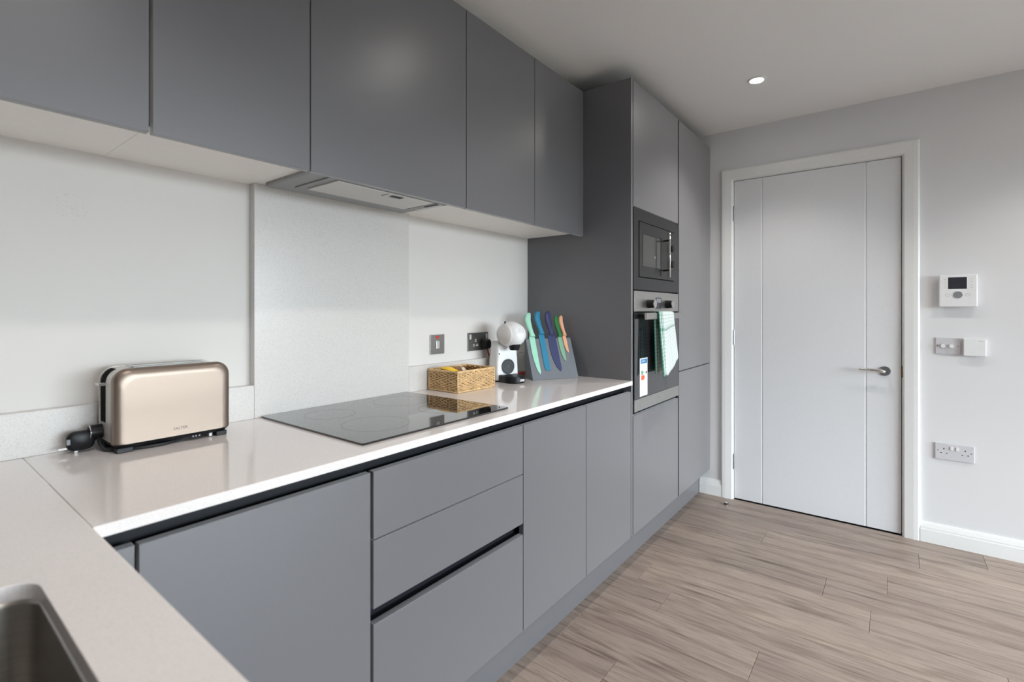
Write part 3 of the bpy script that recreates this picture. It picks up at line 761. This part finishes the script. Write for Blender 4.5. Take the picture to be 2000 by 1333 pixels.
# its plug, lying on the worktop against the upstand, and its cord
bm = bmesh.new(); pc = Vector((0.2930, 1.4915, ZW))
loops = []
for q, y in ((0.007, 0.0), (0.002, 0.003), (0.0, 0.010), (0.002, 0.022), (0.008, 0.029)):
    loops.append([Vector((pc.x + x, pc.y - 0.016 + y, pc.z + 0.004 + z)) for x, z in rrect(-0.026 + q, 0.026 - q, q * 0.7, 0.045 - q, 0.016 - q * 0.6, 5)])
loft(bm, loops)
pg = fin('plug', bm, 'black_plastic', to, smooth=True, label='black three-pin plug lying beside the toaster')
bx('earth_pin', (pc.x - 0.039, pc.x - 0.022, pc.y - 0.006, pc.y + 0.0005, pc.z + 0.010, pc.z + 0.015), 'chrome', pg, bev=0.0006)
bx('fuse_flap', (pc.x - 0.0262, pc.x - 0.020, pc.y - 0.0175, pc.y - 0.012, pc.z + 0.022, pc.z + 0.034), 'button_grey', pg, bev=0.0006)
bx('live_pin', (pc.x - 0.012, pc.x - 0.006, pc.y - 0.012, pc.y - 0.006, pc.z + 0.0003, pc.z + 0.006), 'chrome', pg, bev=0.0005)
bm = bmesh.new()
tube(bm, smooth_path([(pc.x + 0.022, pc.y - 0.003, ZW + 0.020), (pc.x + 0.036, pc.y - 0.002, ZW + 0.032), (pc.x + 0.030, pc.y - 0.022, ZW + 0.020), (pc.x + 0.036, pc.y - 0.050, ZW + 0.005), (0.350, 1.425, ZW + 0.0042), (0.385, 1.402, ZW + 0.0042), (0.430, 1.398, ZW + 0.0042), (0.470, 1.420, ZW + 0.0042), (0.500, 1.470, ZW + 0.0042)], 8), 0.0038, 8)
fin('power_cord', bm, 'rubber', to, smooth=True)

# ------------------------------------------------------------------ woven basket
BX0, BX1, BY0, BY1, BZ, BH = 1.402, 1.626, 1.352, 1.514, ZW, 0.086
bk = thing('woven_basket', 'small rectangular woven straw basket beside the hob', 'basket', ((BX0 + BX1) / 2, (BY0 + BY1) / 2, BZ))
def perim(off, fl):
    a = [(BX0 - off, BY0 - off), (BX1 + off, BY0 - off), (BX1 + off, BY1 + off), (BX0 - off, BY1 + off)]
    return a
def per_pt(s, off):
    """point on the basket wall at arc length fraction s, pushed out by off"""
    w_, d_ = BX1 - BX0, BY1 - BY0; Lp = 2 * (w_ + d_); q = (s % 1.0) * Lp
    if q < w_: return (BX0 + q, BY0 - off)
    q -= w_
    if q < d_: return (BX1 + off, BY0 + q)
    q -= d_
    if q < w_: return (BX1 - q, BY1 + off)
    q -= w_
    return (BX0 - off, BY1 - q)
NS = 48; ROWS = 14
bm = bmesh.new()
for r_ in range(ROWS):
    z = BZ + 0.006 + r_ * (BH - 0.014) / (ROWS - 1); pts = []
    for i in range(NS * 4):
        s = i / (NS * 4)
        o_ = 0.0030 * math.sin(2 * PI * (i / 8.0) + PI * r_) - 0.001
        x, y = per_pt(s, o_); pts.append((x, y, z + 0.0008 * math.sin(i * 0.9 + r_ * 2.1)))
    tube(bm, pts, 0.0027, 6, closed=True)
o = fin('strand', bm, 'wicker', bk, smooth=True); o['kind'] = 'stuff'
bm = bmesh.new()
for i in range(NS):
    x, y = per_pt((i + 0.25) / NS, -0.001); tube(bm, [(x, y, BZ + 0.002), (x, y, BZ + BH - 0.004)], 0.0019, 6)
o = fin('stake', bm, 'wicker', bk, smooth=True); o['kind'] = 'stuff'
for z, rr, nm in ((BZ + BH - 0.003, 0.0046, 'rim'), (BZ + 0.0042, 0.0040, 'foot_rim')):
    bm = bmesh.new(); c8 = [Vector((x, y, z)) for x, y in rrect(BX0 - 0.001, BX1 + 0.001, BY0 - 0.001, BY1 + 0.001, 0.008, 5)]
    tube(bm, c8, rr, 8, closed=True); fin(nm, bm, 'wicker', bk, smooth=True)
for x in (BX0, BX1):
    for y in (BY0, BY1):
        bm = bmesh.new(); tube(bm, [(x, y, BZ + 0.002), (x, y, BZ + BH - 0.002)], 0.0036, 8); fin('corner_post', bm, 'wicker', bk, smooth=True)
bm = bmesh.new(); q = 0.0050
loft(bm, [[Vector((x, y, z)) for x, y in rrect(BX0 + a, BX1 - a, BY0 + a, BY1 - a, 0.004, 2)] for a, z in ((q, BZ + BH - 0.006), (q, BZ + 0.006), (q + 0.02, BZ + 0.0055))], cap0=False)
fin('lining', bm, 'wicker_dark', bk)
# sachets inside
def sachet(x, y, z, w_, d_, rot, tilt, mat, label):
    bm = bmesh.new(); n = 6; V = []
    for sgn in (1, -1):
        V.append([[bm.verts.new(((i / n - .5) * w_, (j / n - .5) * d_, sgn * (0.0006 + 0.009 * math.sin(PI * i / n) * math.sin(PI * j / n)))) for j in range(n + 1)] for i in range(n + 1)])
    for g_ in V:
        for i in range(n):
            for j in range(n): bm.faces.new((g_[i][j], g_[i + 1][j], g_[i + 1][j + 1], g_[i][j + 1]))
    rim = lambda g_: [g_[i][0] for i in range(n)] + [g_[n][j] for j in range(n)] + [g_[i][n] for i in range(n, 0, -1)] + [g_[0][j] for j in range(n, 0, -1)]
    A, B = rim(V[0]), rim(V[1])
    for i in range(len(A)): bm.faces.new((A[i], A[(i + 1) % len(A)], B[(i + 1) % len(A)], B[i]))
    bm.transform(Matrix.Translation((x, y, z)) @ Matrix.Rotation(rot, 4, 'Z') @ Matrix.Rotation(tilt, 4, 'X'))
    o_ = fin('sachet', bm, mat, smooth=True); o_['label'] = label; o_['category'] = 'sachet'; o_['group'] = 'sachets in the basket'
sachet(1.434, 1.430, BZ + 0.088, 0.044, 0.070, 0.10, 0.16, 'packet_yellow', 'bright yellow sachet at the left end of the basket')
sachet(1.500, 1.478, BZ + 0.062, 0.055, 0.060, -0.1, 1.0, 'packet_brown', 'brown sachet in the middle of the basket')
sachet(1.555, 1.478, BZ + 0.055, 0.050, 0.070, 0.25, 0.9, 'packet_brown', 'brown sachet towards the right end of the basket')
sachet(1.488, 1.388, BZ + 0.068, 0.040, 0.060, 0.5, 1.05, 'packet_white', 'off-white sachet peeking over the front rim of the basket')
bx_ = bmesh.new(); box(bx_, 1.42, 1.61, 1.37, 1.50, BZ + 0.008, BZ + 0.036, bev=0.004)
o = fin('tea_box', bx_, 'packet_brown'); o['label'] = 'flat brown carton lying in the bottom of the basket'; o['category'] = 'carton'

# ------------------------------------------------------------------ coffee machine (own axes: -y is its front)
ct = -0.3046
cm = thing('coffee_machine', 'white pod coffee machine with round head and black drip tray', 'coffee machine', (1.795, 1.410, ZW), ct, local=True)
def ell(bm, c, r, un=32, vn=20, keep=None):
    V = []
    for i in range(vn + 1):
        ph = PI * i / vn; row = []
        for j in range(un):
            th = 2 * PI * j / un
            row.append(Vector((c[0] + r[0] * math.cos(ph), c[1] + r[1] * math.sin(ph) * math.cos(th), c[2] + r[2] * math.sin(ph) * math.sin(th))))
        V.append(row)
    loft(bm, V[1:-1])
# column
bm = bmesh.new()
def crr(hw, yf, yb, z, r_=0.012): return [Vector((x, y, z)) for x, y in rrect(-hw, hw, yf, yb, r_, 5)]
loft(bm, [crr(0.0575, 0.003, 0.070, 0.004), crr(0.060, 0.0, 0.074, 0.009), crr(0.061, 0.0, 0.074, 0.045), crr(0.0585, 0.001, 0.072, 0.10), crr(0.055, 0.003, 0.068, 0.150), crr(0.050, 0.006, 0.064, 0.186)])
col_ = fin('column', bm, 'machine_white', cm, smooth=True); col_.modifiers.new('wn', 'WEIGHTED_NORMAL')
bx('base_plate', (-0.058, 0.058, 0.002, 0.075, 0.0, 0.0045), 'black_plastic', cm, bev=0.001)
bm = bmesh.new()
loft(bm, [crr(0.046, 0.068, 0.100, 0.002, 0.010), crr(0.047, 0.068, 0.104, 0.05, 0.010), crr(0.045, 0.066, 0.096, 0.115, 0.010), crr(0.040, 0.062, 0.082, 0.155, 0.008)])
fin('water_tank', bm, 'tank_grey', cm, smooth=True, label='grey translucent water tank at the back')
hc = (0.0, -0.026, 0.217)
bm = bmesh.new(); ell(bm, hc, (0.060, 0.078, 0.060)); hdm = fin('head', bm, 'machine_white', cm, smooth=True)
for sgn in (-1, 1):                                  # the side covers of the head
    bm = bmesh.new(); V = []
    for i in range(9):
        ph = math.acos(0.036 / 0.060) * (1 - i / 8)
        xx = 0.0612 * math.cos(ph) if i else 0.036
        rr = math.sin(ph) * 1.018 if i < 8 else 0.02
        V.append([Vector((sgn * xx, hc[1] + 0.078 * rr * math.cos(2 * PI * j / 32), hc[2] + 0.060 * rr * math.sin(2 * PI * j / 32))) for j in range(32)])
    loft(bm, V); fin('side_cover', bm, 'machine_grey', hdm, smooth=True)
bm = bmesh.new(); cyl(bm, (0, -0.052, 0.147), (0, 0, 1), 0.021, 0.030, 28, r2=0.029, bev=0.002)
fin('spout', bm, 'black_plastic', cm)
cy('dial', (0.0, 0.0005, 0.0675), (0, -1, 0), 0.0352, 0.004, 'machine_disc', cm, 40, bev=0.001, label='round dark panel on the front')
for r_ in (0.012, 0.021, 0.029):
    bm = bmesh.new(); tube(bm, [(r_ * math.cos(a), -0.0036, 0.0675 + r_ * math.sin(a)) for a in [2 * PI * i / 32 for i in range(32)]], 0.0007, 6, closed=True)
    fin('dial_ring', bm, 'black_plastic', cm, smooth=True)
cy('status_dot', (-0.046, 0.0022, 0.128), (0, -1, 0), 0.0030, 0.002, 'black_plastic', cm, 12)
bm = bmesh.new(); tube(bm, [(-0.028, -0.020, 0.262), (-0.030, -0.020, 0.277)], [0.0045, 0.0036], 12)
fin('lever_tip', bm, 'black_plastic', cm, smooth=True)
bm = bmesh.new()
def tl(q, z): return [Vector((x, y, z)) for x, y in rrect(-0.052 + q, 0.052 - q, -0.098 + q, 0.0, (0.0515 - q, 0.0515 - q, 0.006, 0.006), 12)]
loft(bm, [tl(0.004, 0.001), tl(0.0, 0.005), tl(0.0, 0.028), tl(0.003, 0.032)])
ty = fin('drip_tray', bm, 'black_plastic', cm)
bx('tray_badge', (-0.002, 0.022, -0.1000, -0.0965, 0.009, 0.019), 'print_grey', ty, bev=0.0008)
for i, (dz, dxx) in enumerate(((0.0, 0.013), (-0.008, 0.017), (-0.016, 0.013))):
    zz = 0.243 + dz; yy = hc[1] - 0.078 * math.sqrt(max(0, 1 - ((zz - hc[2]) / 0.060) ** 2)) * 0.985
    bx('badge_line', (-dxx + 0.004, dxx + 0.004, yy - 0.003, yy + 0.003, zz - 0.0007, zz + 0.0007), 'print_grey', hdm)
# cord up to the wall socket: local axes again
Minv = (Matrix.Translation((1.795, 1.410, ZW)) @ Matrix.Rotation(ct, 4, 'Z')).inverted()
L_ = lambda p: Minv @ Vector(p)
plugc = Vector((1.787, YB - 0.010, 1.062))
bm = bmesh.new()
mp_ = lambda p: L_(p)
loft(bm, [[L_((plugc.x + x, plugc.y + y_, plugc.z + z)) for x, z in rrect(-0.023 + q, 0.023 - q, -0.026 + q, 0.022 - q, 0.010, 4)] for q, y_ in ((0.002, 0.0), (0.0, -0.006), (0.001, -0.018), (0.006, -0.026))])
pg = fin('plug', bm, 'black_plastic', cm, label='black plug pushed into the wall socket')
bm = bmesh.new()
tube(bm, [L_(p) for p in smooth_path([(1.787, YB - 0.026, 1.044), (1.789, YB - 0.030, 1.020), (1.797, 1.518, 0.985), (1.812, 1.515, 0.945), (1.822, 1.512, 0.915)], 8)], 0.0042, 8)
fin('power_cord', bm, 'cord_red', cm, smooth=True, label='dark red power cord')

# clear jar behind, between the coffee machine and the knife block
jx, jy = 2.000, 1.470
jr = thing('clear_jar', 'clear jar with a red foot behind the coffee machine', 'jar', (jx, jy, ZW))
bm = bmesh.new(); n = 32; prof = [(0.020, 0.018), (0.032, 0.018), (0.034, 0.022), (0.034, 0.112), (0.0325, 0.114), (0.0318, 0.112), (0.0318, 0.024), (0.0, 0.024)]
loft(bm, [[Vector((jx + max(r_, 0.0004) * math.cos(2 * PI * i / n), jy + max(r_, 0.0004) * math.sin(2 * PI * i / n), ZW + z)) for i in range(n)] for r_, z in prof])
fin('vessel', bm, 'clear_jar', jr, smooth=True)
cy('foot', (jx, jy, ZW), (0, 0, 1), 0.034, 0.018, 'red_mark', jr, 32, bev=0.001)

# ------------------------------------------------------------------ knife block and knives
ka = -0.50; KP = Vector((1.877, 1.326, ZW))
ke = Vector((math.cos(ka), math.sin(ka), 0)); kb_ = Vector((-math.sin(ka), math.cos(ka), 0))
kw = (kb_ * 0.08 + Vector((0, 0, 0.19))); KL = kw.length; kw.normalize(); kn_ = ke.cross(kw)
bm = bmesh.new()
side = [(0.0, 0.0005), (0.085, 0.0005), (0.098, 0.185), (0.094, 0.190), (0.080, 0.190)]
prism(bm, side, lambda p: KP + kb_ * p[0] + Vector((0, 0, p[1])), lambda p: KP + ke * 0.247 + kb_ * p[0] + Vector((0, 0, p[1])))
o = fin('knife_block', bm, 'block_grey'); bevel_mod(o, 0.0015)
o['label'] = 'slanted dark grey magnetic knife block by the end panel'; o['category'] = 'knife block'
def knife(s, t0, tj, t1, wl, wr, hm, bmat, label, tip='point', hw=0.011, bend=0.006):
    """s: place across the block; t0 tip, tj bolster, t1 handle end, all measured up the slanted face"""
    P = lambda a, t, d: KP + ke * (s + a) + kw * t + kn_ * d
    base = P(0, t0, 0.002)
    th = thing('kitchen_knife', label, 'knife', base, group='knives on the block')
    L0 = tj - t0
    if tip == 'point': pts = [(wr * 0.55, t0), (wr, t0 + 0.05 * L0), (wr, tj), (-wl, tj), (-wl, t0 + 0.55 * L0), (-wl * 0.80, t0 + 0.35 * L0), (-wl * 0.25, t0 + 0.12 * L0)]
    else: pts = [(-wl * 0.75, t0 + 0.004), (wr * 0.8, t0), (wr, t0 + 0.008), (wr, tj), (-wl, tj), (-wl, t0 + 0.02)]
    bm_ = bmesh.new(); prism(bm_, pts, lambda p: P(p[0], p[1], 0.0008), lambda p: P(p[0], p[1], 0.0030)); fin('blade', bm_, bmat, th)
    bm_ = bmesh.new(); loops_ = []
    secs = [(0.0, 0.95, 0.0), (0.04, 1.0, 0.0), (0.18, 0.80, 0.15), (0.42, 0.98, 0.55), (0.68, 1.12, 0.75), (0.88, 1.05, 0.35), (0.97, 0.75, 0.0), (1.0, 0.35, -0.1)]
    for u, k_, bd in secs:
        t = tj - 0.002 + (t1 - tj) * u; c = -bd * bend + (wr - wl) / 2 * (1 - u); rx = hw * k_; rz = 0.0085 * min(1.0, k_)
        loops_.append([P(c + rx * math.cos(a), t, 0.0085 + rz * math.sin(a)) for a in [2 * PI * i / 14 for i in range(14)]])
    loft(bm_, loops_); fin('handle', bm_, hm, th, smooth=True)
    c = (wr - wl) / 2
    bm_ = bmesh.new(); loft(bm_, [[P(c + hw * 1.02 * math.cos(a), tt, 0.0085 + 0.0088 * math.sin(a)) for a in [2 * PI * i / 14 for i in range(14)]] for tt in (tj - 0.003, tj + 0.001)])
    fin('bolster', bm_, bmat if 'pale' not in bmat else hm, th)
knife(0.035, 0.027, 0.217, 0.340, 0.016, 0.013, 'knife_mint', 'knife_mint', 'mint green long pointed knife, leftmost on the block', hw=0.0150, bend=0.015)
knife(0.088, 0.042, 0.229, 0.348, 0.016, 0.014, 'knife_teal', 'knife_teal', 'teal blue bread knife with a blunt end', 'blunt', hw=0.0150, bend=0.015)
knife(0.144, 0.037, 0.224, 0.348, 0.024, 0.019, 'knife_navy', 'knife_navy', 'dark navy wide bladed chef knife', hw=0.0155, bend=0.011)
knife(0.1865, 0.084, 0.214, 0.324, 0.012, 0.011, 'knife_green', 'knife_pale_green', 'dark green handled knife with a pale green blade', hw=0.0125, bend=0.010)
knife(0.2125, 0.129, 0.218, 0.324, 0.010, 0.009, 'knife_peach', 'knife_peach', 'short peach orange paring knife, rightmost on the block', hw=0.0105, bend=0.010)

# ------------------------------------------------------------------ fittings on the kitchen wall
def plate_y(parent, name, x0, x1, z0, z1, d, mat, **k):
    return bx(name, (x0, x1, YB - d, YB - 0.0002, z0, z1), mat, parent, bev=0.0012, **k)
cs = thing('cooker_switch', 'steel cooker switch plate with a red neon, left of the socket', 'switch', (1.482, YB, 1.032))
pt = plate_y(cs, 'plate', 1.4418, 1.5245, 1.0325, 1.1155, 0.005, 'steel_dark')
bx('rocker', (1.4735, 1.4935, YB - 0.009, YB - 0.0045, 1.054, 1.090), 'chrome', cs, bev=0.0015)
bx('neon', (1.474, 1.490, YB - 0.0062, YB - 0.0045, 1.0985, 1.1105), 'red_mark', cs, bev=0.0008, label='red neon indicator')
dsk = thing('wall_socket', 'dark steel double wall socket behind the coffee machine', 'socket', (1.746, YB, 1.031))
plate_y(dsk, 'plate', 1.6737, 1.8190, 1.0310, 1.1155, 0.005, 'steel_dark')
for x in (1.684, 1.799): bx('switch', (x, x + 0.011, YB - 0.0085, YB - 0.0045, 1.0850, 1.1075), 'print_grey', dsk, bev=0.001)
for dx_, dz_, w_, h_ in ((0.0, 0.0, 0.009, 0.013), (-0.0115, -0.0215, 0.012, 0.0095), (0.0115, -0.0215, 0.012, 0.0095)):
    x, z = 1.7275 + dx_, 1.0785 + dz_
    fr2 = bx('pin_surround', (x - w_ / 2, x + w_ / 2, YB - 0.0056, YB - 0.0046, z - h_ / 2, z + h_ / 2), 'white_plastic', dsk)
    bx('pin_slot', (x - w_ / 2 + 0.0025, x + w_ / 2 - 0.0025, YB - 0.0060, YB - 0.0054, z - h_ / 2 + 0.0022, z + h_ / 2 - 0.0022), 'black_plastic', fr2)

# ------------------------------------------------------------------ fittings on the door wall
def pb(parent, name, ya, yb, z0, z1, d0, d1, mat, bev=0.001, **k):
    """a plate on the door wall: ya/yb along the wall, standing from d0 to d1 off it"""
    return bx(name, (XR - d1, XR - d0, min(ya, yb), max(ya, yb), z0, z1), mat, parent, bev=bev, **k)
th = thing('thermostat', 'white wall heating controller with a dark screen and round button', 'thermostat', (XR, -0.26, 1.235))
pb(th, 'back_box', -0.200, -0.330, 1.245, 1.395, 0.0002, 0.014, 'white_plastic')
bo = pb(th, 'case', -0.188, -0.334, 1.2380, 1.4010, 0.014, 0.034, 'white_plastic', 0.004)
pb(bo, 'screen', -0.2235, -0.2945, 1.3290, 1.3885, 0.0335, 0.0348, 'dark_screen', 0.0004)
bm = bmesh.new(); cyl(bm, (XR - 0.0335, -0.2600, 1.2985), (-1, 0, 0), 0.0175, 0.0022, 32, bev=0.0006)
fin('ok_button', bm, 'button_grey', bo, label='round grey button')
bm = bmesh.new(); tube(bm, [(XR - 0.0342, -0.2600 + 0.0205 * math.cos(a), 1.2985 + 0.0205 * math.sin(a)) for a in [2 * PI * i / 32 for i in range(32)]], 0.0012, 6, closed=True)
fin('button_ring', bm, 'white_plastic', bo, smooth=True)
for y in (-0.2225, -0.2975):
    bm = bmesh.new(); tube(bm, [(XR - 0.0342, y + 0.0095 * math.cos(a), 1.2985 + 0.007 * math.sin(a)) for a in [2 * PI * i / 24 for i in range(24)]], 0.0008, 6, closed=True)
    fin('side_button', bm, 'print_grey', bo, smooth=True)
for sy in (-0.207, -0.308):
    for z in (1.335, 1.349, 1.363, 1.377): pb(bo, 'symbol', sy, sy - 0.008, z, z + 0.0025, 0.0338, 0.0344, 'print_grey', 0)
dm = thing('dimmer_switch', 'white double dimmer switch left of the square white sensor', 'switch', (XR, -0.223, 0.994))
pb(dm, 'plate', -0.1757, -0.2714, 0.9935, 1.0790, 0.0002, 0.007, 'white_switch', 0.002)
for y in (-0.2050, -0.2375):
    cy('knob', (XR - 0.007, y, 1.0360), (-1, 0, 0), 0.0095, 0.016, 'white_plastic', dm, 24, bev=0.001)
for y in (-0.1835, -0.2640): cy('screw', (XR - 0.0068, y, 1.0360), (-1, 0, 0), 0.0028, 0.001, 'button_grey', dm, 12)
sn = thing('room_sensor', 'square white room thermostat box right of the dimmer', 'sensor', (XR, -0.327, 0.99))
bo = pb(sn, 'case', -0.2830, -0.3660, 0.9905, 1.0775, 0.0002, 0.026, 'white_plastic', 0.002)
pb(bo, 'brand_print', -0.3370, -0.3560, 1.0645, 1.0672, 0.0258, 0.0263, 'print_grey', 0)
for i in range(4):
    pb(bo, 'vent_mark', -0.312 - i * 0.010, -0.318 - i * 0.010, 1.008 + i * 0.0095, 1.0095 + i * 0.0095, 0.0258, 0.0263, 'print_grey', 0)
ws = thing('wall_socket', 'white double wall socket low on the wall right of the door', 'socket', (XR, -0.25, 0.446))
pb(ws, 'plate', -0.1737, -0.3252, 0.4455, 0.5300, 0.0002, 0.008, 'white_switch', 0.002)
for yc_, sg in ((-0.2085, 1), (-0.2905, -1)):
    pb(ws, 'pin_slot', yc_ - 0.002, yc_ + 0.002, 0.4985, 0.5065, 0.0074, 0.0083, 'black_plastic', 0)
    for q in (-0.011, 0.011): pb(ws, 'pin_slot', yc_ + q - 0.0035, yc_ + q + 0.0035, 0.4785, 0.4820, 0.0074, 0.0083, 'black_plastic', 0)
for y in (-0.1855, -0.3135): cy('screw', (XR - 0.0076, y, 0.4930), (-1, 0, 0), 0.0032, 0.001, 'button_grey', ws, 12)
for y in (-0.2385, -0.2600): pb(ws, 'switch', y - 0.0055, y + 0.0055, 0.4985, 0.5170, 0.0075, 0.0115, 'white_plastic', 0.0012)

# door stop on the floor
dsn = thing('door_stop', 'small dark door stop fixed to the floor by the frame', 'door stop', (3.262, 0.826, 0))
cy('post', (3.262, 0.826, 0.0), (0, 0, 1), 0.011, 0.018, 'chrome', dsn, 20, bev=0.001)
bm = bmesh.new(); cyl(bm, (3.262, 0.826, 0.006), (0, 0, 1), 0.0135, 0.010, 20, bev=0.002); fin('buffer', bm, 'rubber', dsn)
